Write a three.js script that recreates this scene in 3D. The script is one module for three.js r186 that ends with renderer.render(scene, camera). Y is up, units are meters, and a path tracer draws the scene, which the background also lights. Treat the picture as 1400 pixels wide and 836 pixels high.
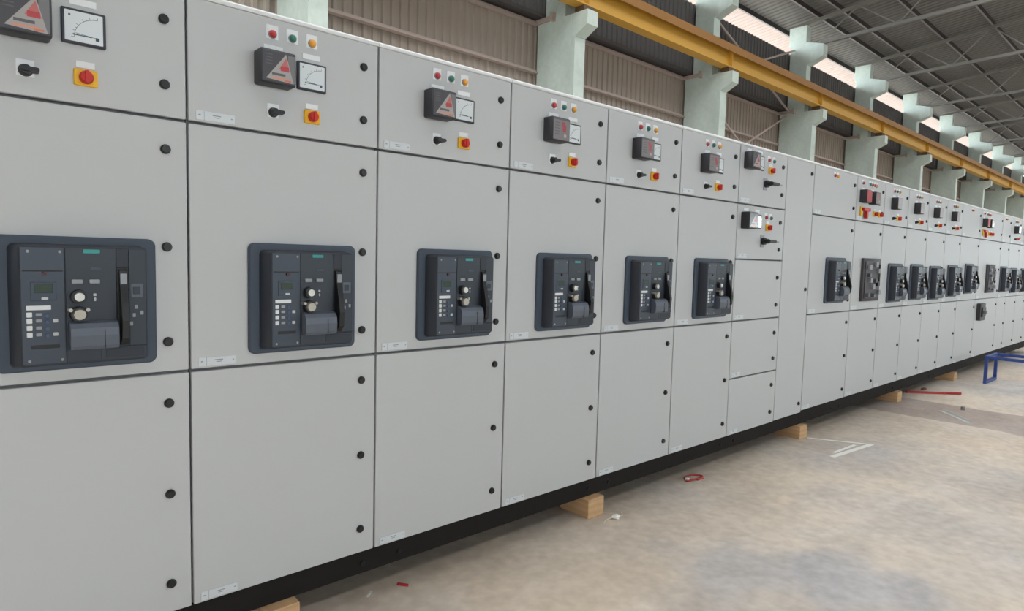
import * as THREE from 'three';
import { mergeGeometries, toCreasedNormals } from 'three/addons/utils/BufferGeometryUtils.js';
import { RectAreaLightUniformsLib } from 'three/addons/lights/RectAreaLightUniformsLib.js';
import { ImprovedNoise } from 'three/addons/math/ImprovedNoise.js';

// ---------------------------------------------------------------- camera, sky, exposure
const scene = new THREE.Scene();
const renderer = new THREE.WebGLRenderer();
renderer.toneMapping = THREE.LinearToneMapping;
renderer.toneMappingExposure = 1.33;
renderer.shadowMap.enabled = true;
const camera = new THREE.PerspectiveCamera(50.8696, 1400 / 836, 0.05, 300);
{
  const yaw = 0.7316, pit = -0.0741, roll = 0.0256;
  const fw = new THREE.Vector3(Math.sin(yaw) * Math.cos(pit), Math.sin(pit), -Math.cos(yaw) * Math.cos(pit));
  const rt = new THREE.Vector3(Math.cos(yaw), 0, Math.sin(yaw));
  const up = rt.clone().cross(fw);
  camera.position.set(0, 1.6284, 2.6225);
  camera.up.copy(up.multiplyScalar(Math.cos(roll)).addScaledVector(rt, -Math.sin(roll)));
  camera.lookAt(camera.position.clone().add(fw));
}
scene.background = new THREE.Color().setRGB(0.865, 0.955, 1.0);   // bright overcast sky, seen through the open side, the eaves and the roof lights
scene.backgroundIntensity = 7.0;
const DAYLIGHT = 1.9;

// added area lights standing in for daylight, one below each unseen run of roof sheets (hall axes: u along the columns, w across)
RectAreaLightUniformsLib.init();
for (const [u0, u1, w0, w1] of [[-12, 66, 4.9, 8.4], [-12, 66, 14.4, 16.6], [-12, 12, 3.0, 4.9]]) {
  const w = (w0 + w1) / 2, u = (u0 + u1) / 2, side = w > 12 ? -1 : 1, a = 0.01146951;
  const l = new THREE.RectAreaLight(new THREE.Color().setRGB(0.93, 0.955, 0.965), DAYLIGHT, u1 - u0, (w1 - w0) * 1.006);
  l.name = 'added_roof_daylight'; l.position.set(4.66365 + u * Math.cos(a) + w * Math.sin(a), 9.95 + 0.115 * (w > 12 ? 24 - w : w) - 0.02, -7.13079 - u * Math.sin(a) + w * Math.cos(a));
  l.rotation.set(-Math.PI / 2 - side * 0.1145, 0, 0); l.quaternion.premultiply(new THREE.Quaternion().setFromAxisAngle(new THREE.Vector3(0, 1, 0), a)); scene.add(l);
}

// ---------------------------------------------------------------- helpers
let seed = 7;
const rnd = () => { seed = (seed * 1664525 + 1013904223) >>> 0; return seed / 4294967296; };
const used = {};
const numbered = (n) => { const k = used[n] = (used[n] ?? -1) + 1; return k ? n + '_' + String(k).padStart(3, '0') : n; };
const shade = (o) => { o.castShadow = o.receiveShadow = true; return o; };
const srgb = (r, g, b) => new THREE.Color().setRGB(r / 255, g / 255, b / 255, THREE.SRGBColorSpace);
const std = (r, g, b, rough = 0.6, extra = {}) => new THREE.MeshStandardMaterial({ color: srgb(r, g, b), roughness: rough, ...extra });
const phys = (r, g, b, rough, extra) => new THREE.MeshPhysicalMaterial({ color: srgb(r, g, b), roughness: rough, ...extra });
const flat = (g) => { const q = g.index ? g.toNonIndexed() : g; for (const k of Object.keys(q.attributes)) if (!['position', 'normal', 'uv'].includes(k)) q.deleteAttribute(k); return q; };
const merge = (gs) => { gs = Array.isArray(gs) ? gs : [gs]; return gs.length === 1 ? gs[0] : mergeGeometries(gs.map(flat)); };
const mesh = (name, gs, m, parent) => { const o = shade(new THREE.Mesh(merge(gs), m)); o.name = parent ? name : numbered(name); (parent ?? scene).add(o); return o; };
const group = (name, parent) => { const o = new THREE.Group(); o.name = parent ? name : numbered(name); (parent ?? scene).add(o); return o; };
const tag = (o, label, category, grp) => { o.userData.label = label; o.userData.category = category; if (grp) o.userData.group = grp; return o; };
const struct = (o, label) => { o.userData.kind = 'structure'; if (label) o.userData.label = label; return o; };
const put = (proto, parent, x = 0, y = 0, z = 0) => { const c = proto.clone(); c.position.set(x, y, z); parent.add(c); return c; };
const box = (x0, x1, y0, y1, z0, z1) => new THREE.BoxGeometry(x1 - x0, y1 - y0, z1 - z0).translate((x0 + x1) / 2, (y0 + y1) / 2, (z0 + z1) / 2);
const cylZ = (r0, r1, z0, z1, x = 0, y = 0, n = 20) => new THREE.CylinderGeometry(r1, r0, z1 - z0, n).rotateX(Math.PI / 2).translate(x, y, (z0 + z1) / 2);
const bar = (a, b, r, n = 8) => { const A = new THREE.Vector3(...a), B = new THREE.Vector3(...b), d = B.clone().sub(A); return new THREE.CylinderGeometry(r, r, d.length(), n).applyQuaternion(new THREE.Quaternion().setFromUnitVectors(new THREE.Vector3(0, 1, 0), d.normalize())).translate(...A.add(B).multiplyScalar(0.5).toArray()); };
const tube = (pts, r, seg = 24, n = 6, closed = false) => new THREE.TubeGeometry(new THREE.CatmullRomCurve3(pts.map((q) => new THREE.Vector3(...q)), closed), seg, r, n, closed);
// loft of rounded rectangles, each level [x0, x1, y0, y1, radius, z]; the last level is capped; uv in metres from the lower left corner
function loft(levels, n = 4, crease = 0.7) {
  const ring = ([x0, x1, y0, y1, r, z]) => { const q = [], R = Math.max(r, 1e-4); for (const [cx, cy, a] of [[x1 - R, y1 - R, 0], [x0 + R, y1 - R, 1], [x0 + R, y0 + R, 2], [x1 - R, y0 + R, 3]]) for (let k = 0; k <= n; k++) { const t = (a + k / n) * Math.PI / 2; q.push([cx + R * Math.cos(t), cy + R * Math.sin(t), z]); } return q; };
  const rs = levels.map(ring), P = [], U = [], N = rs[0].length, ox = levels[0][0], oy = levels[0][2];
  const tri = (...v) => v.forEach((p) => { P.push(...p); U.push(p[0] - ox, p[1] - oy); });
  for (let l = 0; l + 1 < rs.length; l++) for (let k = 0; k < N; k++) { const a = rs[l][k], b = rs[l][(k + 1) % N], c = rs[l + 1][k], d = rs[l + 1][(k + 1) % N]; tri(a, b, d); tri(a, d, c); }
  const T = rs[rs.length - 1]; for (let k = 1; k + 1 < N; k++) tri(T[0], T[k], T[k + 1]);
  const g = new THREE.BufferGeometry(); g.setAttribute('position', new THREE.Float32BufferAttribute(P, 3)); g.setAttribute('uv', new THREE.Float32BufferAttribute(U, 2)); g.computeVertexNormals();
  return crease ? toCreasedNormals(g, crease) : g;
}
const plate = (x0, x1, y0, y1, z0, z1, r = 0.002, bev = 0.0015, n = 2) => loft([[x0, x1, y0, y1, r, z0], [x0, x1, y0, y1, r, z1 - bev], [x0 + bev, x1 - bev, y0 + bev, y1 - bev, Math.max(r - bev, 0.0003), z1]], n);
const fitUV = (g, w, h) => { const u = g.attributes.uv; for (let i = 0; i < u.count; i++) u.setXY(i, u.getX(i) / w, u.getY(i) / h); return g; };
const extrudeX = (pts, x0, x1) => { const s = new THREE.Shape(pts.map(([z, y]) => new THREE.Vector2(-z, y))); return new THREE.ExtrudeGeometry(s, { depth: x1 - x0, bevelEnabled: false }).rotateY(Math.PI / 2).translate(x0, 0, 0); };   // profile in (z, y) swept along x
const canvas = (w, h, draw) => { const c = document.createElement('canvas'); c.width = w; c.height = h; draw(c.getContext('2d'), w, h); const t = new THREE.CanvasTexture(c); t.colorSpace = THREE.SRGBColorSpace; return t; };
const perlin = new ImprovedNoise();
const fbm = (x, y, oct = 4, z = 0.5) => { let s = 0, a = 0.5; for (let o = 0; o < oct; o++) { s += a * perlin.noise(x, y, z + o * 7.3); x *= 2.03; y *= 2.03; a *= 0.5; } return s; };
function dataTex(w, h, f) {   // f(i, j) -> sRGB bytes
  const d = new Uint8Array(w * h * 4);
  for (let j = 0; j < h; j++) for (let i = 0; i < w; i++) { const c = f(i, j), k = 4 * (j * w + i); for (let m = 0; m < 3; m++) d[k + m] = Math.max(0, Math.min(255, c[m])); d[k + 3] = 255; }
  const t = new THREE.DataTexture(d, w, h); t.colorSpace = THREE.SRGBColorSpace; t.magFilter = THREE.LinearFilter; t.minFilter = THREE.LinearMipmapLinearFilter; t.generateMipmaps = true; t.wrapS = t.wrapT = THREE.RepeatWrapping; t.needsUpdate = true; return t;
}

// ---------------------------------------------------------------- materials
const floorTex = dataTex(2048, 1024, (i, j) => {        // 20 m x 10 m of cast concrete, x 0..20, z -2..8
  const x = i / 102.4, z = j / 102.4 - 2;
  const big = fbm(x * 0.55, z * 0.9, 4, 1.7), mid = fbm(x * 2.2, z * 2.6, 4, 5.1), fine = fbm(x * 17, z * 17, 3, 9.4);
  let g = 201 + 24 * big + 20 * mid + 26 * fine, blue = Math.max(0, Math.min(1, 1.6 * (fbm(x * 0.8 + 3.1, z * 0.8, 3, 3.3) + 0.02)));
  for (const [px, pz, r, k] of [[3.45, 1.45, 0.55, 1], [3.1, 1.05, 0.5, 0.8], [4.6, 1.2, 0.7, 0.5], [6.0, 1.6, 0.8, 0.5]]) { const d = Math.hypot(x - px, z - pz) / r + 0.9 * mid; if (d < 1) blue = Math.max(blue, k * Math.min(1, 1.6 * (1 - d))); }
  const tan = Math.max(0, Math.min(1, 1.2 * (fbm(x * 0.9, z * 0.9, 3, 12.2) + 0.12)));
  let c = [g + 3 + 5 * tan - 22 * blue, g - 9 - 1 * tan - 13 * blue, g - 23 - 8 * tan + 1 * blue];
  if (mid > 0.22 && fine > 0.1) c = c.map((v) => v - 22 * (mid - 0.1));
  if (x > 9.05 + 0.05 * mid) c = c.map((v) => v + 12);
  if (x > 7.95 + 0.12 * mid && x < 9.02 + 0.1 * mid) { const e = 1 + 0.3 * fine; c = [c[0] - 30 * e, c[1] - 31 * e, c[2] - 25 * e]; }   // darker repair strip across the slab
  return c;
});
floorTex.repeat.set(1 / 20, 1 / 10);
const M = {
  floor: new THREE.MeshStandardMaterial({ map: floorTex, roughness: 0.82 }),
  panel: std(195, 197, 199, 0.5), carcass: std(112, 113, 117, 0.7), cover: std(228, 230, 232, 0.5),  // cover: sky light catching the top edge is put into its paler colour
  lock: std(15, 16, 19, 0.4), lockSlot: std(60, 60, 64, 0.4, { metalness: 0.5 }),
  plinth: phys(35, 32, 31, 0.85, { specularIntensity: 0.4 }), hole: std(16, 16, 16, 0.8),
  flange: std(61, 72, 88, 0.5), bezel: std(38, 44, 55, 0.5), trip: std(60, 69, 83, 0.42), face: std(46, 54, 66, 0.45), cover2: std(88, 95, 108, 0.4),
  oldFace: std(74, 72, 76, 0.55), oldFrame: std(70, 68, 72, 0.55),
  black: std(24, 25, 29, 0.45), teal: std(60, 150, 150, 0.5), white: std(226, 228, 230, 0.5), grey: std(150, 154, 160, 0.5), lightgrey: std(196, 198, 202, 0.45),
  chrome: std(205, 203, 198, 0.3, { metalness: 0.7 }), brass: std(176, 170, 160, 0.4, { metalness: 0.5 }),
  lcd: std(44, 62, 48, 0.25), blueDial: std(66, 84, 116, 0.5), darkred: std(70, 34, 44, 0.4),
  redLens: phys(190, 32, 44, 0.3, { clearcoat: 0.6 }), greenLens: phys(24, 112, 96, 0.3, { clearcoat: 0.6 }), amberLens: phys(236, 160, 30, 0.3, { clearcoat: 0.6 }),
  yellow: std(238, 184, 40, 0.5), red: std(200, 36, 30, 0.45), redPlastic: std(176, 44, 46, 0.5), tagWhite: std(236, 239, 243, 0.45),
  meterFrame: std(48, 50, 62, 0.4), relayCase: std(46, 46, 52, 0.4),
  glass: new THREE.MeshPhysicalMaterial({ color: 0xffffff, roughness: 0.03, transmission: 1, thickness: 0, ior: 1.45 }),
  concrete: null, cladLow: std(174, 163, 154, 0.75), cladUp: std(100, 98, 98, 0.75), girt: std(196, 180, 174, 0.6), ledge: std(84, 80, 80, 0.7),  // cladUp: grey sheet, its colour also darkened for shade under the roof
  craneYellow: std(216, 166, 64, 0.5), craneCap: std(162, 114, 56, 0.55), rail: std(96, 74, 54, 0.5), roof: std(122, 120, 120, 0.7), purlin: std(58, 53, 54, 0.7), purlinEdge: std(150, 146, 148, 0.5), truss: std(128, 126, 122, 0.6),
  translucent: new THREE.MeshPhysicalMaterial({ color: srgb(236, 232, 228), roughness: 1, transmission: 0.1, thickness: 0 }),
  eaveSheet: new THREE.MeshPhysicalMaterial({ color: srgb(226, 210, 208), roughness: 1, transmission: 0.1, thickness: 0 }),
  ground: std(150, 144, 133, 0.95), blueSteel: std(52, 78, 150, 0.45), paint: std(236, 236, 230, 0.8), paper: std(235, 234, 228, 0.8),
  rust: std(120, 74, 56, 0.8), galv: std(214, 214, 212, 0.5),
};
const concTex = dataTex(512, 512, (i, j) => { const x = i / 128, y = j / 128, a = fbm(x * 2, y * 0.8, 4, 2.2), b = fbm(x * 9, y * 9, 3, 6.6); const g = 222 + 20 * a + 13 * b; return [g - 12, g + 2, g - 4]; });
M.concrete = new THREE.MeshStandardMaterial({ map: concTex, roughness: 0.55 }); concTex.repeat.set(0.25, 0.25);
const woodTex = dataTex(256, 256, (i, j) => { const g = Math.sin((j / 9 + 3 * fbm(i / 60, j / 30, 3, 4.4)) * 0.9) * 6 + 16 * fbm(i / 9, j / 60, 3, 8); return [206 + g, 168 + g, 126 + 0.8 * g]; });
woodTex.repeat.set(6, 6); M.wood = new THREE.MeshStandardMaterial({ map: woodTex, roughness: 0.75 });
M.dial = new THREE.MeshStandardMaterial({ roughness: 0.5, map: canvas(256, 232, (c, w, h) => {
  c.fillStyle = '#e2e9ee'; c.fillRect(0, 0, w, h); c.strokeStyle = '#5b646e'; c.lineWidth = 3; c.beginPath(); c.arc(w * 0.86, h * 0.86, w * 0.62, Math.PI, Math.PI * 1.5); c.stroke();
  for (let k = 0; k <= 10; k++) { const a = Math.PI * (1 + k / 20), r = w * (k % 2 ? 0.66 : 0.7); c.beginPath(); c.moveTo(w * 0.86 + w * 0.62 * Math.cos(a), h * 0.86 + w * 0.62 * Math.sin(a)); c.lineTo(w * 0.86 + r * Math.cos(a), h * 0.86 + r * Math.sin(a)); c.stroke(); }
  c.fillStyle = '#4a515c'; c.fillRect(w * 0.2, h * 0.76, w * 0.5, 8); c.fillRect(w * 0.1, h * 0.12, 14, 14); c.fillRect(w * 0.8, h * 0.76, 26, 26); c.strokeStyle = '#30343c'; c.lineWidth = 3; c.beginPath(); c.moveTo(w * 0.8, h * 0.78); c.lineTo(w * 0.28, h * 0.72); c.stroke(); }) });
const relayMarks = (tri) => new THREE.MeshPhysicalMaterial({ roughness: 0.4, clearcoat: 0.5, clearcoatRoughness: 0.1, map: canvas(256, 240, (c, w, h) => {  // draws grey and red shapes on the relay face
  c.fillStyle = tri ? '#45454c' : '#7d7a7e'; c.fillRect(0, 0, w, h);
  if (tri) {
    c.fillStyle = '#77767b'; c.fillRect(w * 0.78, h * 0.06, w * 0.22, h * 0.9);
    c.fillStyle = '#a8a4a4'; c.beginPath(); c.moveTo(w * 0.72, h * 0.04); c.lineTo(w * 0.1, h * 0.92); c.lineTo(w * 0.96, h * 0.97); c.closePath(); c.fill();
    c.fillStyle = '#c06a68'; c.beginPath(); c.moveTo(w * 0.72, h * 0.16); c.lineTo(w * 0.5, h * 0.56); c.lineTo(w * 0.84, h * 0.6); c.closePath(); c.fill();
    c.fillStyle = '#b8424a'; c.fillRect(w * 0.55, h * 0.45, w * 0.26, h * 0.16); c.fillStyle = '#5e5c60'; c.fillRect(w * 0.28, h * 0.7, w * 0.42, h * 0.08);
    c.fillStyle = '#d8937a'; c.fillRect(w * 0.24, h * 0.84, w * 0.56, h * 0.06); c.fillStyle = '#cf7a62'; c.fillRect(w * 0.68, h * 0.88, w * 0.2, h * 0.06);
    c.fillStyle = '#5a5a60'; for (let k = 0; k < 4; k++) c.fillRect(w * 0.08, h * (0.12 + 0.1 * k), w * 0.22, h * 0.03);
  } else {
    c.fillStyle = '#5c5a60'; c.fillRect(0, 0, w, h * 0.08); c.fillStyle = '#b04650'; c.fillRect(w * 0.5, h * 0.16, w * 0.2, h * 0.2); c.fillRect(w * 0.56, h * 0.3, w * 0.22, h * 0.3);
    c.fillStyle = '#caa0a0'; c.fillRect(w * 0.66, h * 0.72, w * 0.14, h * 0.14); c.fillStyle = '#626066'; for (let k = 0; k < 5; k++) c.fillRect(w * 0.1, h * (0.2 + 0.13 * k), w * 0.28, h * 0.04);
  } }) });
M.relayTri = relayMarks(true); M.relayRed = relayMarks(false); M.relayGrey = new THREE.MeshPhysicalMaterial({ color: srgb(176, 170, 178), roughness: 0.4, clearcoat: 0.5 });
M.nameplate = new THREE.MeshStandardMaterial({ roughness: 0.4, map: canvas(256, 64, (c, w, h) => { c.fillStyle = '#d3d8dd'; c.fillRect(0, 0, w, h); c.fillStyle = '#9aa0a8'; c.fillRect(w * 0.2, 0, 3, h); c.fillStyle = '#8b929c'; c.fillRect(w * 0.42, h * 0.3, w * 0.22, 7); c.fillRect(w * 0.46, h * 0.52, w * 0.14, 6); c.fillRect(w * 0.06, h * 0.4, w * 0.06, 8); c.fillRect(w * 0.9, h * 0.4, w * 0.04, 8); }) });

// ---------------------------------------------------------------- the hall, in its own axes (u along the column row, w towards the open side)
const HO = new THREE.Vector3(4.66365, 0, -7.13079), HA = 0.01146951;
const hall = (o, u = 0, y = 0, w = 0) => { o.position.set(HO.x + u * Math.cos(HA) + w * Math.sin(HA), y, HO.z - u * Math.sin(HA) + w * Math.cos(HA)); o.rotation.y = HA; return o; };
const U0 = -12, U1 = 66, RIDGE = 12, ROOFY = (w) => 9.97 + 0.115 * (w > RIDGE ? 2 * RIDGE - w : w);
// trapezoid-ribbed sheet: ribs repeat along s; thickness t. frame(s, d, o) -> xyz (d along the ribs 0..1, o out of the sheet)
function ribbed(s0, s1, pitch, depth, t, frame) {
  const prof = []; for (let s = s0; s < s1 - 1e-6; s += pitch) prof.push([s, 0], [s + pitch * 0.42, 0], [s + pitch * 0.54, depth], [s + pitch * 0.88, depth]); prof.push([s1, 0]);
  const P = [], N = prof.length, q = (k, d, o) => frame(prof[k][0], d, prof[k][1] + o), quad = (a, b, c, d) => P.push(...a, ...b, ...c, ...a, ...c, ...d);
  for (let k = 0; k + 1 < N; k++) { quad(q(k, 0, 0), q(k + 1, 0, 0), q(k + 1, 1, 0), q(k, 1, 0)); quad(q(k, 0, -t), q(k, 1, -t), q(k + 1, 1, -t), q(k + 1, 0, -t)); quad(q(k, 0, -t), q(k + 1, 0, -t), q(k + 1, 0, 0), q(k, 0, 0)); quad(q(k, 1, 0), q(k + 1, 1, 0), q(k + 1, 1, -t), q(k, 1, -t)); }
  const g = new THREE.BufferGeometry(); g.setAttribute('position', new THREE.Float32BufferAttribute(P, 3)); g.setAttribute('uv', new THREE.Float32BufferAttribute(new Float32Array(P.length / 3 * 2), 2)); g.computeVertexNormals(); return g;
}
{
  const f = struct(mesh('floor', fitUV2(new THREE.BoxGeometry(U1 - U0, 0.2, 27.4).translate((U0 + U1) / 2, -0.1, 12)), M.floor), 'worn beige and grey concrete floor'); hall(f);
  function fitUV2(g) { const p = g.attributes.position, u = g.attributes.uv; for (let i = 0; i < p.count; i++) { const x = p.getX(i), w = p.getZ(i); u.setXY(i, HO.x + x * Math.cos(HA) + w * Math.sin(HA), HO.z - x * Math.sin(HA) + w * Math.cos(HA) + 2); } return g; }
  const strip = (a, b, wd) => { const d = Math.hypot(b[0] - a[0], b[1] - a[1]); const g = new THREE.BoxGeometry(d, 0.0012, wd).rotateY(-Math.atan2(b[1] - a[1], b[0] - a[0])).translate((a[0] + b[0]) / 2, 0.0006, (a[1] + b[1]) / 2); const o = mesh('painted_line', g, M.paint, f); o.applyMatrix4(new THREE.Matrix4().copy(f.matrixWorld).invert()); };
  f.updateMatrixWorld();
  strip([6.1, 0.06], [6.36, 0.53], 0.03); strip([6.37, 0.53], [5.66, 0.46], 0.045); strip([6.22, 0.44], [5.8, 0.42], 0.03);
  const gr = struct(mesh('ground', new THREE.BoxGeometry(400, 0.2, 400).translate(0, -0.32, 0), M.ground), 'pale bare ground outside the hall');

  // wall behind the switchgear: lower and upper cladding, ledge between, girts
  const wl = struct(group('wall_left'), 'ribbed metal sheet wall with horizontal rails behind the columns'); hall(wl);
  for (let n = -2; n < 11; n++) {
    const a = 6 * n, b = 6 * n + 6;
    mesh('cladding_sheet', ribbed(a, b, 0.2, 0.035, 0.004, (s, d, o) => [s, d * 7.0, -1.16 + o]), M.cladLow, wl);
    mesh('upper_cladding_sheet', ribbed(a, b, 0.2, 0.035, 0.004, (s, d, o) => [s, 7.0 + d * 1.98, -0.9 + o]), M.cladUp, wl);
  }
  mesh('ledge', [box(U0, U1, 7.0, 7.03, -1.2, -0.84), box(U0, U1, 7.03, 7.08, -0.86, -0.84)], M.ledge, wl);
  for (const y of [2.4, 4.2, 5.86, 6.93]) for (let n = -2; n < 11; n++) {
    const g = mesh('girt', [box(6 * n, 6 * n + 5.67, y - 0.04, y + 0.04, -1.12, -1.05), box(6 * n, 6 * n + 5.67, y - 0.045, y - 0.035, -1.12, -0.98)], M.girt, wl);
    if (y > 6.5) mesh('girt_bracket', [box(6 * n + 5.61, 6 * n + 5.67, y - 0.05, y + 0.05, -1.06, -0.55), box(6 * n + 5.56, 6 * n + 5.67, y - 0.09, y + 0.09, -0.56, -0.48)], M.girt, g);
  }
  // roof with purlins, unseen roof lights placed to light columns and floor and pale sheets over the eaves
  const rf = struct(group('ceiling'), 'dark ribbed metal roof carried on purlins'); hall(rf);
  const sheet = (name, a, w0, w1, m) => mesh(name, ribbed(a, a + 6, 0.25, 0.03, 0.004, (s, d, o) => { const w = w0 + d * (w1 - w0); return [s, ROOFY(w) + 0.16 + o, w]; }), m, rf);
  for (let n = -2; n < 11; n++) {
    const a = 6 * n;
    sheet('eave_light_sheet', a, -2.4, -1.3, M.eaveSheet);
    const l = n < 2 ? 3.0 : 4.9; sheet('roof_sheet', a, -1.3, l, M.roof); sheet('unseen_roof_light_sheet', a, l, 8.4, M.translucent); sheet('roof_sheet', a, 8.4, RIDGE, M.roof);
    sheet('roof_sheet', a, RIDGE, 14.4, M.roof); sheet('unseen_roof_light_sheet', a, 14.4, 16.6, M.translucent); sheet('roof_sheet', a, 16.6, 26.2, M.roof);
  }
  for (const w of [-1.25, 0.07, 0.75, 2.2, 3.7, 5.2, 6.7, 8.2, 9.7, 11.2, 12.8, 14.3, 15.8, 17.3, 18.8, 20.3, 21.8, 23.3, 24.8]) mesh('purlin_flange', box(U0, U1, ROOFY(w), ROOFY(w) + 0.01, w - 0.045, w + 0.012), M.purlinEdge, mesh('purlin', box(U0, U1, ROOFY(w) + 0.01, ROOFY(w) + 0.16, w - 0.012, w + 0.012), M.purlin, rf));
  // open side opposite: dwarf wall below, cladding above
  const wr = struct(group('wall_right'), 'low wall and upper cladding of the open side'); hall(wr);
  mesh('dwarf_wall', box(U0, U1, 0, 3.0, 24.9, 25.1), M.concrete, wr);
  for (let n = -2; n < 11; n++) mesh('cladding_sheet', ribbed(6 * n, 6 * n + 6, 0.2, 0.035, 0.004, (s, d, o) => [s, 4.6 + d * 5.1, 25 - o]), M.cladLow, wr);
  const we = struct(group('wall_back'), 'ribbed end wall of the hall with a tall opening added to light the columns'); hall(we);
  mesh('cladding_sheet', ribbed(7, 25, 0.2, 0.035, 0.004, (s, d, o) => [U0 - o, d * (ROOFY(s) + 0.1), s]), M.cladLow, we);
  mesh('cladding_sheet', ribbed(-1.16, 7, 0.2, 0.035, 0.004, (s, d, o) => [U0 - o, 7.6 + d * (ROOFY(s) - 7.5), s]), M.cladLow, we);  // gap below is an unseen doorway added to light the column sides
  const wf = struct(group('wall_front'), 'far end wall of the hall with a wide open doorway'); hall(wf);
  mesh('cladding_sheet', ribbed(-1.16, 4, 0.2, 0.035, 0.004, (s, d, o) => [U1 + o, d * (ROOFY(s) + 0.1), s]), M.cladLow, wf);
  mesh('cladding_sheet', ribbed(4, 20, 0.2, 0.035, 0.004, (s, d, o) => [U1 + o, 6 + d * (ROOFY(s) - 5.9), s]), M.cladLow, wf);
  mesh('cladding_sheet', ribbed(20, 25, 0.2, 0.035, 0.004, (s, d, o) => [U1 + o, d * (ROOFY(s) + 0.1), s]), M.cladLow, wf);
}
const ORD = ['first', 'second', 'third', 'fourth', 'fifth', 'sixth', 'seventh', 'eighth', 'ninth', 'tenth', 'eleventh', 'twelfth', 'thirteenth'];
// stepped concrete columns with crane corbels; the trusses they carry
function columnProto(sign) {
  const g = new THREE.Group(), ex = (pts) => extrudeX(pts, -0.33, 0);
  const add = (name, pts) => { const o = shade(new THREE.Mesh(ex(pts.map(([z, y]) => [sign * z, y]))), M.concrete); o.material = M.concrete; o.name = name; g.add(o); };
  add('shaft', [[-1.04, 0], [0.1, 0], [0.1, 6.46], [0.1, 6.88], [-1.04, 6.88]].filter((q, k) => k !== 2));
  add('corbel', [[0.1, 6.4], [0.44, 6.58], [0.44, 6.88], [0.1, 6.88]]);
  add('upper_shaft', [[-0.79, 6.88], [-0.2, 6.88], [-0.2, 9.2], [-0.79, 9.2]]);
  add('haunch', [[-0.2, 8.44], [0.33, 8.66], [0.33, 9.04], [-0.2, 9.2]]);
  add('top_stub', [[-0.85, 9.2], [-0.26, 9.2], [-0.26, 9.78], [-0.85, 9.78]]);
  return g;
}
const colA = columnProto(1), colB = columnProto(-1);
function trussGeo() {
  const top = (w) => ROOFY(w) - 0.05, bot = (w) => 9.12 + 0.035 * Math.min(w, 2 * RIDGE - w), c = [], web = [], B = (w0, y0, w1, y1, h, t) => { const L = Math.hypot(w1 - w0, y1 - y0); return new THREE.BoxGeometry(t, h, L).rotateX(-Math.atan2(y1 - y0, w1 - w0)).translate(-0.16, (y0 + y1) / 2, (w0 + w1) / 2); };
  const n = 5, W = (k) => 0.1 + k * (RIDGE - 0.1) / n;
  for (const m of [0, 1]) { const f = (w) => m ? 2 * RIDGE - w : w;
    for (let k = 0; k < n; k++) { const a = W(k), b = W(k + 1), mid = (a + b) / 2; web.push(B(f(a), bot(a), f(mid), top(mid), 0.035, 0.035), B(f(mid), top(mid), f(b), bot(b), 0.035, 0.035)); } }
  return { tl: B(-0.8, top(-0.8), RIDGE, top(RIDGE), 0.1, 0.1), tr: B(RIDGE, top(RIDGE), 24.8, top(24.8), 0.1, 0.1), bl: B(0.1, bot(0.1), RIDGE, bot(RIDGE), 0.1, 0.1), br: B(RIDGE, bot(RIDGE), 23.9, bot(23.9), 0.1, 0.1), web };
}
const TG = trussGeo();
for (let n = -1; n < 11; n++) {
  const seen = n >= 0, ord = seen ? ORD[n] : null;
  const c = colA.clone(); c.name = numbered('concrete_column'); scene.add(hall(c, 6 * n)); tag(c, seen ? `pale green concrete column with crane corbel, ${ord} from the left above the cubicles` : 'pale green concrete column left of the frame', 'column', 'wall side columns');
  const d = colB.clone(); d.name = numbered('concrete_column'); scene.add(hall(d, 6 * n, 0, 24.0)); tag(d, 'pale green concrete column along the open side behind the viewer', 'column', 'open side columns');
  const t = group('roof_truss'); hall(t, 6 * n); tag(t, seen ? `grey steel roof truss resting on the ${ord} concrete column from the left` : 'grey steel roof truss left of the frame', 'truss', 'roof trusses');
  for (const k of ['tl', 'tr']) mesh('top_chord', TG[k], M.truss, t); for (const k of ['bl', 'br']) mesh('bottom_chord', TG[k], M.truss, t); mesh('web_members', TG.web, M.truss, t);
}
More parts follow.
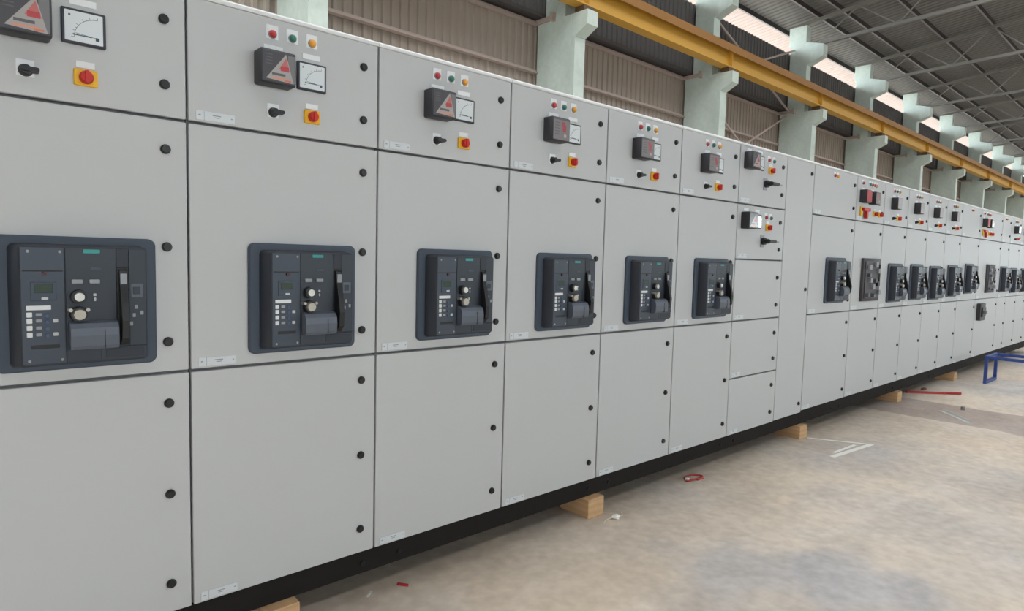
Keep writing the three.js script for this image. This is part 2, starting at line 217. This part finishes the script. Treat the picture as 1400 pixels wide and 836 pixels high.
{ // crane girder on the corbels
  for (const [w, lab] of [[0.2, 'yellow crane girder running along the corbels of the concrete columns'], [23.8, 'yellow crane girder along the open side behind the viewer']]) {
    const g = group('crane_girder'); hall(g, 0, 0, w); tag(g, lab, 'girder');
    mesh('web', box(U0 + 1, U1 - 1, 7.03, 7.55, -0.01, 0.01), M.craneYellow, g);
    mesh('bottom_flange', box(U0 + 1, U1 - 1, 7.0, 7.03, -0.14, 0.14), M.craneYellow, g);
    mesh('capping_channel', [box(U0 + 1, U1 - 1, 7.55, 7.58, -0.2, 0.2), box(U0 + 1, U1 - 1, 7.38, 7.55, 0.185, 0.2), box(U0 + 1, U1 - 1, 7.38, 7.55, -0.2, -0.185)], M.craneCap, g);
    mesh('rail', [box(U0 + 1, U1 - 1, 7.58, 7.64, -0.03, 0.03), box(U0 + 1, U1 - 1, 7.64, 7.67, -0.04, 0.04)], M.rail, g);
    for (let n = -1; n < 11; n++) { mesh('bearing_pad', box(6 * n - 0.32, 6 * n - 0.01, 6.88, 7.0, -0.13, 0.13), M.rail, g); mesh('stiffener', [box(6 * n - 0.17, 6 * n - 0.155, 7.03, 7.55, -0.13, 0.13)], M.craneYellow, g); }
  }
  const br = (a, b, lab) => { mesh('brace_pipe', bar(a, b, 0.035), M.girt, scene.getObjectByName('wall_left')).userData.label = lab; };
  br([12.02, 9.0, -0.72], [17.65, 6.95, -0.72], 'upper diagonal wall brace falling towards the fourth concrete column');
  br([12.02, 6.95, -0.66], [17.65, 9.0, -0.66], 'upper diagonal wall brace rising towards the fourth concrete column');
  br([12.02, 6.8, -0.9], [17.65, 4.1, -0.9], 'lower diagonal wall brace falling behind the cubicle tops');
  br([12.02, 4.1, -0.8], [17.65, 6.8, -0.8], 'lower diagonal wall brace rising to the fourth concrete column');
}

// ---------------------------------------------------------------- switchgear components (prototypes)
const P = {};
const proto = (f) => { const g = new THREE.Group(); f(g); return g; };
P.lock = (() => { const g = new THREE.Group(); g.name = 'lock'; const a = shade(new THREE.Mesh(merge([cylZ(0.0175, 0.0175, 0, 0.006, 0, 0, 18), cylZ(0.0155, 0.013, 0.006, 0.013, 0, 0, 18)]), M.lock)); a.name = 'lock'; return a; })();
const sub = (g, name, gs, m) => mesh(name, gs, m, g);
P.nameplate = (() => { const o = shade(new THREE.Mesh(fitUV(plate(0, 0.14, -0.017, 0.017, 0, 0.003, 0.002, 0.001), 0.14, 0.034), M.nameplate)); o.name = 'nameplate'; return o; })();
const lamp = (m) => proto((g) => { g.name = 'indicator_lamp'; sub(g, 'tag', plate(-0.024, 0.024, -0.018, 0.036, 0, 0.002, 0.001, 0.0005), M.tagWhite); sub(g, 'ring', cylZ(0.017, 0.016, 0.002, 0.008), M.grey); const d = new THREE.SphereGeometry(0.0155, 16, 8, 0, Math.PI * 2, 0, Math.PI / 2).rotateX(Math.PI / 2).scale(1, 1, 0.9).translate(0, 0, 0.008); sub(g, 'lens', d, m); });
P.lampRed = lamp(M.redLens); P.lampGreen = lamp(M.greenLens); P.lampAmber = lamp(M.amberLens);
const relay = (m) => proto((g) => { g.name = 'protection_relay'; sub(g, 'case', loft([[0, 0.142, -0.066, 0.066, 0.008, 0], [0, 0.142, -0.066, 0.066, 0.008, 0.062], [0.004, 0.138, -0.062, 0.062, 0.006, 0.07]], 3), M.relayCase); sub(g, 'relay_front', fitUV(plate(0.007, 0.135, -0.059, 0.059, 0.068, 0.072, 0.003, 0.001), 0.128, 0.118), m); });
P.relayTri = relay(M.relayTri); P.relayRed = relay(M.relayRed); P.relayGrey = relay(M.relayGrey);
P.meter = proto((g) => { g.name = 'panel_meter'; sub(g, 'frame', loft([[0, 0.126, -0.057, 0.057, 0.004, 0], [0, 0.126, -0.057, 0.057, 0.004, 0.01], [0.003, 0.123, -0.054, 0.054, 0.003, 0.013]], 2), M.meterFrame); sub(g, 'dial', fitUV(plate(0.009, 0.117, -0.049, 0.049, 0.012, 0.014, 0.002, 0.0005), 0.108, 0.098), M.dial); sub(g, 'glass', plate(0.007, 0.119, -0.05, 0.05, 0.0155, 0.0165, 0.002, 0.0003), M.glass); });
P.tag = (() => { const o = shade(new THREE.Mesh(plate(-0.038, 0.038, -0.011, 0.011, 0, 0.003, 0.001, 0.0006), M.tagWhite)); o.name = 'engraved_tag'; return o; })();
P.selector = proto((g) => { g.name = 'selector_switch'; sub(g, 'tag', plate(-0.024, 0.024, -0.02, 0.034, 0, 0.002, 0.001, 0.0005), M.tagWhite); sub(g, 'collar', cylZ(0.02, 0.018, 0.002, 0.012), M.black); sub(g, 'knob', [loft([[-0.016, 0.036, -0.008, 0.008, 0.007, 0.01], [-0.015, 0.034, -0.007, 0.007, 0.006, 0.038]], 4), cylZ(0.016, 0.014, 0.01, 0.03)], M.black); });
P.stop = proto((g) => { g.name = 'rotary_switch'; sub(g, 'yellow_plate', plate(-0.034, 0.034, -0.027, 0.027, 0, 0.012, 0.004, 0.002, 3), M.yellow); sub(g, 'red_knob', [cylZ(0.021, 0.021, 0.012, 0.024), loft([[-0.008, 0.008, -0.022, 0.022, 0.006, 0.024], [-0.006, 0.006, -0.02, 0.02, 0.005, 0.042]], 3), cylZ(0.02, 0.017, 0.024, 0.034)], M.red); sub(g, 'tag', plate(-0.027, 0.027, 0.033, 0.054, 0, 0.003, 0.001, 0.0005), M.tagWhite); });
P.isolator = proto((g) => { g.name = 'rotary_handle'; sub(g, 'mount_plate', plate(-0.032, 0.032, -0.05, 0.05, 0, 0.004, 0.002, 0.001), M.grey); sub(g, 'hub', [cylZ(0.03, 0.03, 0.004, 0.03), cylZ(0.02, 0.02, 0.03, 0.06)], M.black); sub(g, 'grip', loft([[-0.02, 0.1, -0.013, 0.013, 0.01, 0.056], [-0.02, 0.1, -0.013, 0.013, 0.01, 0.075], [-0.016, 0.096, -0.009, 0.009, 0.008, 0.08]], 4), M.black); sub(g, 'grip_end', plate(0.07, 0.16, -0.006, 0.006, 0.06, 0.072, 0.004, 0.002), M.grey); });
P.tee = proto((g) => { g.name = 'tee_handle'; sub(g, 'yellow_plate', plate(-0.06, 0.0, -0.05, 0.045, 0, 0.012, 0.004, 0.002), M.yellow); sub(g, 'red_tee', [plate(-0.03, 0.14, 0.0, 0.035, 0.01, 0.04, 0.006, 0.003), plate(0.04, 0.08, -0.075, 0.005, 0.01, 0.04, 0.006, 0.003)], M.red); });
// air circuit breaker front; x from the left side of its cubicle, y 0 at the lower edge of the flange
P.breaker = proto((g) => {
  g.name = 'circuit_breaker'; const Y = (y) => y - 1.213, s = (n, gs, m) => sub(g, n, gs, m), F = 0.078;
  const pl = (x0, x1, y0, y1, z0, z1, r = 0.002, b = 0.001) => plate(x0, x1, Y(y0), Y(y1), z0, z1, r, b);
  s('flange', loft([[0.217, 0.685, Y(1.213), Y(1.662), 0.026, 0], [0.217, 0.685, Y(1.213), Y(1.662), 0.026, 0.01], [0.223, 0.679, Y(1.219), Y(1.656), 0.022, 0.016]], 6), M.flange);
  s('bezel', loft([[0.256, 0.65, Y(1.229), Y(1.636), 0.02, 0.01], [0.262, 0.647, Y(1.232), Y(1.634), 0.02, 0.035], [0.279, 0.643, Y(1.238), Y(1.63), 0.014, 0.07], [0.284, 0.64, Y(1.242), Y(1.626), 0.01, 0.074]], 5), M.bezel);
  s('trip_unit', pl(0.286, 0.401, 1.246, 1.623, 0.07, F), M.trip);
  s('control_face', pl(0.404, 0.548, 1.246, 1.623, 0.07, F - 0.001), M.face);
  s('side_face', [pl(0.586, 0.637, 1.29, 1.623, 0.07, F), pl(0.5, 0.637, 1.246, 1.287, 0.07, F)], M.face);
  s('slot', pl(0.549, 0.585, 1.288, 1.56, 0.068, 0.0755), M.black);
  s('slot_cap', pl(0.549, 0.585, 1.562, 1.623, 0.07, F), M.bezel);
  s('display_frame', pl(0.31, 0.378, 1.452, 1.512, F, F + 0.003), M.flange); s('display', pl(0.32, 0.369, 1.477, 1.505, F + 0.003, F + 0.004), M.lcd); s('button', pl(0.338, 0.356, 1.455, 1.463, F + 0.003, F + 0.006), M.lightgrey);
  s('reset_knob', cylZ(0.007, 0.006, F, F + 0.008, 0.348, Y(1.539), 12), M.darkred); s('white_strip', pl(0.298, 0.363, 1.422, 1.436, F, F + 0.0015), M.white);
  for (const y of [1.407, 1.387, 1.364, 1.342]) { s('setting_tab', pl(0.298, 0.313, y - 0.008, y + 0.008, F, F + 0.002), M.white); s('setting_mark', pl(0.322, 0.338, y - 0.005, y + 0.005, F, F + 0.0015), M.grey); s('setting_dial', cylZ(0.007, 0.006, F, F + 0.004, 0.352, Y(y - 0.004), 12), M.blueDial); }
  for (const y of [1.386, 1.342]) s('setting_mark', pl(0.367, 0.381, y - 0.006, y + 0.006, F, F + 0.0015), M.lightgrey);
  s('memory_slot', pl(0.309, 0.384, 1.296, 1.308, F, F + 0.001), M.black); s('upper_joint', pl(0.29, 0.398, 1.546, 1.55, F, F + 0.001), M.black);
  for (const [x, y] of [[0.306, 1.61], [0.39, 1.61], [0.303, 1.257], [0.39, 1.257]]) s('screw', cylZ(0.005, 0.004, F, F + 0.002, x, Y(y), 10), M.grey);
  s('maker_plate', pl(0.454, 0.502, 1.607, 1.62, F, F + 0.002), M.teal); s('rating_plate', pl(0.472, 0.504, 1.55, 1.56, F, F + 0.001), M.trip);
  s('push_button', pl(0.42, 0.45, 1.507, 1.52, F, F + 0.008), M.grey); s('push_button', pl(0.469, 0.499, 1.507, 1.52, F, F + 0.008), M.grey);
  s('key_ring', cylZ(0.024, 0.022, F - 0.002, F + 0.02, 0.438, Y(1.463)), M.black); s('key_barrel', cylZ(0.015, 0.014, F + 0.02, F + 0.03, 0.438, Y(1.463), 16), M.chrome);
  s('lock_housing', cylZ(0.026, 0.024, F - 0.002, F + 0.022, 0.437, Y(1.405)), M.black); s('lock_barrel', [cylZ(0.019, 0.017, F + 0.022, F + 0.036, 0.437, Y(1.405), 16), cylZ(0.007, 0.006, F, F + 0.026, 0.413, Y(1.42), 10), cylZ(0.007, 0.006, F, F + 0.026, 0.461, Y(1.42), 10)], M.brass);
  s('indicator', [pl(0.48, 0.489, 1.464, 1.473, F, F + 0.002), pl(0.482, 0.488, 1.447, 1.459, F, F + 0.002)], M.lightgrey);
  s('handle_cover', extrudeX([[F - 0.003, 1.287], [F + 0.03, 1.289], [F + 0.038, 1.3], [F + 0.04, 1.335], [F + 0.036, 1.36], [F + 0.026, 1.375], [F + 0.01, 1.381], [F - 0.003, 1.382]].map(([z, y]) => [z, Y(y)]), 0.41, 0.547), M.cover2);
  s('cover_joint', pl(0.505, 0.507, 1.292, 1.352, F + 0.03, F + 0.0412), M.bezel);
  const lev = [[0.07, 1.556], [0.088, 1.55], [0.094, 1.5], [0.112, 1.44], [0.124, 1.38], [0.118, 1.32], [0.092, 1.295], [0.07, 1.295]].map(([z, y]) => [z, Y(y)]);
  s('charging_lever', extrudeX(lev, 0.556, 0.578), M.black); s('lever_tip', pl(0.557, 0.577, 1.505, 1.54, 0.09, 0.0965), M.grey);
  s('counter_window', pl(0.591, 0.628, 1.457, 1.505, F, F + 0.002), M.cover2); s('counter', pl(0.597, 0.62, 1.468, 1.494, F + 0.002, F + 0.003), M.face);
  for (const [x, y] of [[0.607, 1.424], [0.624, 1.403], [0.6, 1.395], [0.591, 1.366]]) s('status_mark', pl(x - 0.005, x + 0.005, y - 0.007, y + 0.007, F, F + 0.0015), M.grey);
  s('type_plate', pl(0.514, 0.63, 1.252, 1.282, F, F + 0.0015), M.bezel);
});
P.oldBreaker = proto((g) => { // flatter breaker without its cover
  g.name = 'circuit_breaker'; const s = (n, gs, m) => sub(g, n, gs, m);
  s('frame', loft([[0.217, 0.7, 0, 0.46, 0.006, 0], [0.217, 0.7, 0, 0.46, 0.006, 0.026], [0.222, 0.695, 0.005, 0.455, 0.005, 0.03]], 3), M.oldFrame);
  s('mechanism_plate', plate(0.25, 0.66, 0.03, 0.43, 0.028, 0.04, 0.01, 0.002), M.oldFace);
  for (const [x, y] of [[0.3, 0.34], [0.48, 0.37], [0.56, 0.3], [0.34, 0.2], [0.42, 0.13], [0.55, 0.16], [0.6, 0.07]]) s('mechanism_block', plate(x, x + 0.06, y, y + 0.05, 0.04, 0.065, 0.004, 0.003), x * 100 % 2 < 1 ? M.grey : M.black);
  for (const [x, y] of [[0.32, 0.28], [0.5, 0.22], [0.46, 0.06], [0.3, 0.07]]) s('stud', cylZ(0.022, 0.02, 0.04, 0.07, x, y, 14), M.cover2);
  s('handle', plate(0.63, 0.655, 0.18, 0.4, 0.03, 0.05, 0.008, 0.004), M.black);
});
P.mccb = proto((g) => { g.name = 'small_breaker'; sub(g, 'case', loft([[0, 0.3, 0, 0.27, 0.01, 0], [0, 0.3, 0, 0.27, 0.01, 0.05], [0.006, 0.294, 0.006, 0.264, 0.008, 0.056]], 3), M.oldFrame); sub(g, 'cover', plate(0.05, 0.25, 0.06, 0.21, 0.055, 0.075, 0.006, 0.003), M.black); sub(g, 'toggle', plate(0.12, 0.18, 0.11, 0.16, 0.075, 0.11, 0.006, 0.004), M.grey); });

// ---------------------------------------------------------------- the cubicles of the switchboard
const YT = 2.557, Y2 = 2.103, Y1 = 1.167;
const TOP = [Y2, YT, [2.452, 2.222]], MID = [Y1, Y2, [1.991, 1.636, 1.284]], LOW = (yb) => [yb, Y1, [1.052, 0.702, 0.35]];
function cubicle(x0, w, label, { yb = 0.23, doors, dx = 0, inst = 'std', face = 'relayRed', breaker = [0, 1.213], old = false, plates = true, lockIn = 0.075, tail }) {
  const c = group('switchgear_cubicle'); c.position.set(x0, 0, 0); tag(c, label, 'cubicle', 'cubicles of the switchboard');
  mesh('carcass', box(0.002, w - 0.002, yb + 0.004, YT + 0.003, -1.0, -0.026), M.carcass, c);
  mesh('top_cover', extrudeX([[-1.0, YT + 0.005], [-0.024, YT + 0.005], [-0.024, YT + 0.001], [0.002, YT + 0.001], [0.005, YT + 0.006], [0.004, YT + 0.014], [-0.004, YT + 0.022], [-0.02, YT + 0.028], [-0.05, YT + 0.03], [-1.0, YT + 0.03]], 0.0015, w - 0.0015), M.cover, c);
  const G = 0.0045, H = 0.006;
  for (const [a, b, locks] of doors ?? [TOP, MID, LOW(yb)]) {
    const d = mesh('door', plate(G, w - G, a + H, b - (b === YT ? 0 : H), -0.022, 0, 0.003, 0.002, 2), M.panel, c);
    for (const y of locks) put(P.lock, d, w - lockIn, y, 0);
    if (plates) put(P.nameplate, d, 0.03, a + 0.03, 0);
  }
  if (inst === 'std') {
    put(P.lampRed, c, 0.318 + dx, 2.494); put(P.lampGreen, c, 0.4 + dx, 2.496); put(P.lampAmber, c, 0.484 + dx, 2.496);
    put(P.tag, c, 0.322 + dx, 2.44); put(P.tag, c, 0.481 + dx, 2.44);
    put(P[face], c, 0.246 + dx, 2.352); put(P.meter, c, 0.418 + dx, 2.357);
    put(P.selector, c, 0.321 + dx, 2.188); put(P.stop, c, 0.484 + dx, 2.195);
  } else if (inst === 'lamps') { put(P.lampRed, c, 0.44 + dx, 2.5); put(P.lampAmber, c, 0.51 + dx, 2.5); }
  else if (inst === 'double') {
    put(P.lampRed, c, 0.14, 2.497); for (const [k, l] of [[0, 'lampGreen'], [1, 'lampRed'], [2, 'lampRed'], [3, 'lampAmber']]) put(P[l], c, 0.33 + 0.065 * k, 2.5);
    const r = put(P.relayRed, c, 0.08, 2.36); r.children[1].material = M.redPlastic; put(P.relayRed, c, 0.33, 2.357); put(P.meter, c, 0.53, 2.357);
    put(P.tag, c, 0.15, 2.44); put(P.tag, c, 0.41, 2.44); put(P.tag, c, 0.6, 2.43);
    put(P.tee, c, 0.16, 2.21); put(P.stop, c, 0.5, 2.2); put(P.stop, c, 0.66, 2.2);
  } else if (inst === 'feeder') for (const y of [0, -0.4715]) {
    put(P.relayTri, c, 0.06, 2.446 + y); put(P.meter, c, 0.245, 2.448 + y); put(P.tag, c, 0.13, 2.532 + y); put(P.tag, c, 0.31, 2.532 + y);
    put(P.lampRed, c, 0.46, 2.488 + y); put(P.lampGreen, c, 0.545, 2.487 + y); put(P.stop, c, 0.5, 2.405 + y); put(P.isolator, c, 0.42, 2.29 + y);
  }
  if (breaker) put(old ? P.oldBreaker : P.breaker, c, breaker[0], breaker[1]);
  tail?.(c);
  return c;
}
cubicle(-0.888, 0.8, 'light grey switchgear cubicle left of the frame beside the cut off one', { face: 'relayTri' });
cubicle(-0.088, 0.8, 'light grey switchgear cubicle cut off by the left edge of the photo', { face: 'relayTri' });
cubicle(0.712, 0.8, 'light grey breaker cubicle, second from the left, largest one seen whole', { face: 'relayTri' });
cubicle(1.512, 0.8, 'light grey breaker cubicle, third from the left, grey triangle on its relay', { face: 'relayTri' });
cubicle(2.312, 0.8, 'light grey breaker cubicle, fourth from the left, above the nearest wooden block', {});
cubicle(3.112, 0.8, 'light grey breaker cubicle, fifth from the left, right of the nearest wooden block', {});
cubicle(3.912, 0.8, 'light grey breaker cubicle, sixth from the left, beside the five door cubicle', {});
cubicle(4.712, 0.8, 'light grey cubicle with five small doors and two black rotary handles', { inst: 'feeder', breaker: null, lockIn: 0.083,
  doors: [[Y2, YT, [2.459, 2.224]], [1.663, Y2, [1.987, 1.755]], [Y1, 1.663, [1.515, 1.28]], [0.699, Y1, [1.036, 0.811]], [0.23, 0.699, [0.576, 0.334]]] });
cubicle(5.512, 0.546, 'narrow blank light grey cubicle with one full height door', { inst: '', breaker: null, plates: false, lockIn: 0.064, doors: [[0.235, YT, [2.462, 1.405, 0.333]]] });
cubicle(6.06, 1.015, 'wide light grey cubicle with only two lamps on top, right of the blank one', { yb: 0.25, inst: 'lamps', breaker: [0.133, 1.262] });
cubicle(7.077, 0.8, 'light grey cubicle with red relay, red tee handle and flat dark breaker, nearer one', { yb: 0.25, inst: 'double', breaker: [0.02, 1.26], old: true });
cubicle(7.879, 0.79, 'light grey breaker cubicle just right of the nearer red relay cubicle', { yb: 0.25, dx: -0.04, face: 'relayGrey', breaker: [0.01, 1.225] });
cubicle(8.671, 0.77, 'light grey breaker cubicle, second right of the nearer red relay cubicle', { yb: 0.25, dx: -0.04, face: 'relayGrey', breaker: [-0.02, 1.23] });
cubicle(9.443, 0.785, 'light grey breaker cubicle, third right of the nearer red relay cubicle', { yb: 0.25, dx: -0.04, face: 'relayGrey', breaker: [-0.04, 1.215] });
cubicle(10.23, 0.77, 'light grey breaker cubicle, fourth right of the nearer red relay cubicle', { yb: 0.25, dx: -0.04, face: 'relayGrey', breaker: [-0.02, 1.235] });
cubicle(11.002, 1.015, 'wide light grey cubicle with two lamps on top, left of the farther red relay', { yb: 0.25, inst: 'lamps', breaker: [0.07, 1.265] });
cubicle(12.019, 1.4, 'widest far cubicle with red relay and small breaker on its lower door', { yb: 0.25, inst: 'double', breaker: [0.29, 1.26], old: true, tail: (c) => put(P.mccb, c, 0.12, 0.83) });
cubicle(13.421, 0.62, 'narrow far cubicle with a breaker, right of the farther red relay', { yb: 0.25, dx: -0.25, inst: 'lamps', breaker: [-0.17, 1.25] });
cubicle(14.043, 0.8, 'far breaker cubicle at the right edge of the photo, nearest of three', { yb: 0.25, breaker: [0, 1.225] });
cubicle(14.845, 0.8, 'far breaker cubicle at the right edge of the photo, middle of three', { yb: 0.25, breaker: [0, 1.225] });
cubicle(15.647, 0.8, 'far breaker cubicle at the right edge of the photo, last of three', { yb: 0.25, breaker: [0, 1.225] });
// base channels under the cubicles
const channel = (x0, x1, yt, label, m = M.plinth) => {
  const b = group('base_channel'); b.position.set(x0, 0, 0); tag(b, label, 'plinth', 'base channels'); const L = x1 - x0;
  for (const [z, s] of [[-0.018, 1], [-0.985, -1]]) mesh(s > 0 ? 'front_channel' : 'rear_channel', extrudeX([[z, 0.122], [z, yt], [z - s * 0.05, yt], [z - s * 0.05, yt - 0.008], [z - s * 0.006, yt - 0.008], [z - s * 0.006, 0.13], [z - s * 0.05, 0.13], [z - s * 0.05, 0.122]], 0.001, L - 0.001), m, b);
  for (let x = 0.2; x < L; x += 0.8) mesh('cross_bar', box(x, x + 0.05, 0.122, yt - 0.008, -0.93, -0.07), m, b);
  for (let x = 0.75; x < L - 0.3; x += 1.6) for (const q of [0, 0.2]) mesh('bolt', cylZ(0.014, 0.012, -0.018, -0.01, x + q, 0.17, 8), M.hole, b);
};
channel(-0.888, 6.058, 0.23, 'black steel base channel under the nearer cubicles');
channel(6.06, 16.447, 0.248, 'dark steel base channel under the farther cubicles');

// ---------------------------------------------------------------- things on the floor
const block = (x, label, turn = 0) => { const o = mesh('wooden_block', loft([[0, 0.15, 0, 0.121, 0.004, -0.2], [0, 0.15, 0, 0.121, 0.004, 0.038], [0.003, 0.147, 0.003, 0.118, 0.003, 0.041]], 2), M.wood); o.position.set(x, 0, 0); o.rotation.y = turn; tag(o, label, 'block', 'wooden packing blocks'); };
block(0.98, 'wooden packing block at the bottom edge, mostly hidden under the black channel');
block(3.005, 'pale wooden packing block under the channel, nearest one seen whole');
block(5.98, 'wooden packing block under the channel below the narrow blank cubicle');
block(8.62, 'wooden packing block under the channel left of the red bar');
block(11.0, 'farthest wooden packing block under the channel, left of the blue bench');
{ const b = group('steel_bench'); b.position.set(11.14, 0, 0.36); tag(b, 'low blue steel bench frame at the right edge of the photo', 'bench');
  const T = 0.04, H = 0.402;
  for (const z of [0, 1.5]) { for (const x of [0, 0.58]) mesh('leg', box(x, x + T, 0, H - T, z, z + T), M.blueSteel, b); mesh('foot_rail', box(T, 0.58, 0, T, z, z + T), M.blueSteel, b); mesh('end_rail', box(T * 0, 0.62, H - T, H, z, z + T), M.blueSteel, b); }
  for (const x of [0, 0.58]) mesh('side_rail', box(x, x + T, H - T, H, T, 1.5), M.blueSteel, b); }
{ const o = mesh('red_bar', [loft([[0, 0.5, -0.02, 0.02, 0.008, 0], [0, 0.5, -0.02, 0.02, 0.008, 0.02], [0.005, 0.495, -0.015, 0.015, 0.006, 0.026]], 3).rotateX(-Math.PI / 2), bar([0.5, 0.016, 0], [0.68, 0.02, 0.02], 0.016)], M.redPlastic); o.position.set(9.4, 0, -0.1); o.rotation.y = -0.79; tag(o, 'red metal bar lying on the floor under the far cubicles', 'bar'); }
{ const o = mesh('metal_strip', [box(0, 0.55, 0, 0.03, 0, 0.004), box(0, 0.55, 0, 0.004, 0, 0.04)], M.galv); o.position.set(8.56, 0, 0.53); o.rotation.y = -2.42; tag(o, 'bright metal angle strip lying on the dark floor strip', 'strip'); }
{ const o = mesh('steel_nut', new THREE.CylinderGeometry(0.022, 0.022, 0.04, 6).translate(0, 0.02, 0), M.truss); o.position.set(8.83, 0, 0.66); tag(o, 'small dark steel stub standing on the pale floor', 'scrap'); }
{ const o = mesh('rusty_scrap', loft([[0, 0.12, 0, 0.05, 0.015, 0], [0.01, 0.11, 0.005, 0.045, 0.01, 0.02]], 3).rotateX(-Math.PI / 2), M.rust); o.position.set(9.8, 0, 0.0); tag(o, 'small rusty scrap beside the red bar', 'scrap'); }
{ const g = group('wire_coil'); g.position.set(4.2, 0, 0.03); tag(g, 'loop of thin red wire with white plug on the floor', 'wire'); mesh('loop', tube([[-0.09, 0.006, 0.01], [-0.03, 0.006, -0.05], [0.07, 0.006, -0.045], [0.11, 0.006, 0.01], [0.05, 0.008, 0.04], [-0.04, 0.014, 0.03]], 0.006, 40, 6, true), M.redPlastic, g); mesh('tape', box(0.0, 0.08, 0, 0.006, 0.015, 0.045), M.redPlastic, g); mesh('plug', loft([[-0.09, -0.05, -0.016, 0.016, 0.008, 0], [-0.086, -0.054, -0.012, 0.012, 0.006, 0.022]], 3).rotateX(-Math.PI / 2), M.paper, g); }
{ const o = mesh('red_scrap', loft([[0, 0.06, -0.008, 0.008, 0.004, 0], [0.002, 0.058, -0.006, 0.006, 0.003, 0.008]], 3).rotateX(-Math.PI / 2), M.redPlastic); o.position.set(1.655, 0, -0.02); o.rotation.y = -0.95; tag(o, 'short red plastic strip near the bottom edge', 'scrap'); }
{ const o = mesh('paper_scrap', loft([[0, 0.055, -0.007, 0.007, 0.001, 0], [0.001, 0.054, -0.006, 0.006, 0.001, 0.002]], 2).rotateX(-Math.PI / 2), M.paper); o.position.set(1.485, 0, -0.01); o.rotation.y = 0.7; tag(o, 'small white paper strip left of the red one', 'scrap'); }
{ const g = group('plastic_wrap'); g.position.set(3.16, 0, 0.14); tag(g, 'crumpled white plastic scrap beside the nearest wooden block', 'scrap'); const s = new THREE.IcosahedronGeometry(0.024, 1), p = s.attributes.position; for (let i = 0; i < p.count; i++) { const k = 1 + 0.5 * perlin.noise(p.getX(i) * 60, p.getY(i) * 60, p.getZ(i) * 60); p.setXYZ(i, p.getX(i) * k * 1.3, Math.max(-0.01, p.getY(i) * 0.6 * k), p.getZ(i) * k); } s.computeVertexNormals(); mesh('wad', s.translate(0, 0.011, 0), M.paper, g); mesh('strand', [tube([[0, 0.012, 0], [-0.05, 0.004, -0.02], [-0.12, 0.003, 0.0]], 0.002, 12, 5), tube([[0, 0.012, 0], [0.03, 0.004, -0.05], [-0.01, 0.003, -0.12]], 0.002, 12, 5), tube([[0, 0.012, 0], [0.06, 0.004, 0.0], [0.1, 0.003, -0.04]], 0.002, 12, 5)], M.paper, g); }

scene.traverse((o) => { if (o.isMesh) shade(o); });
renderer.render(scene, camera);
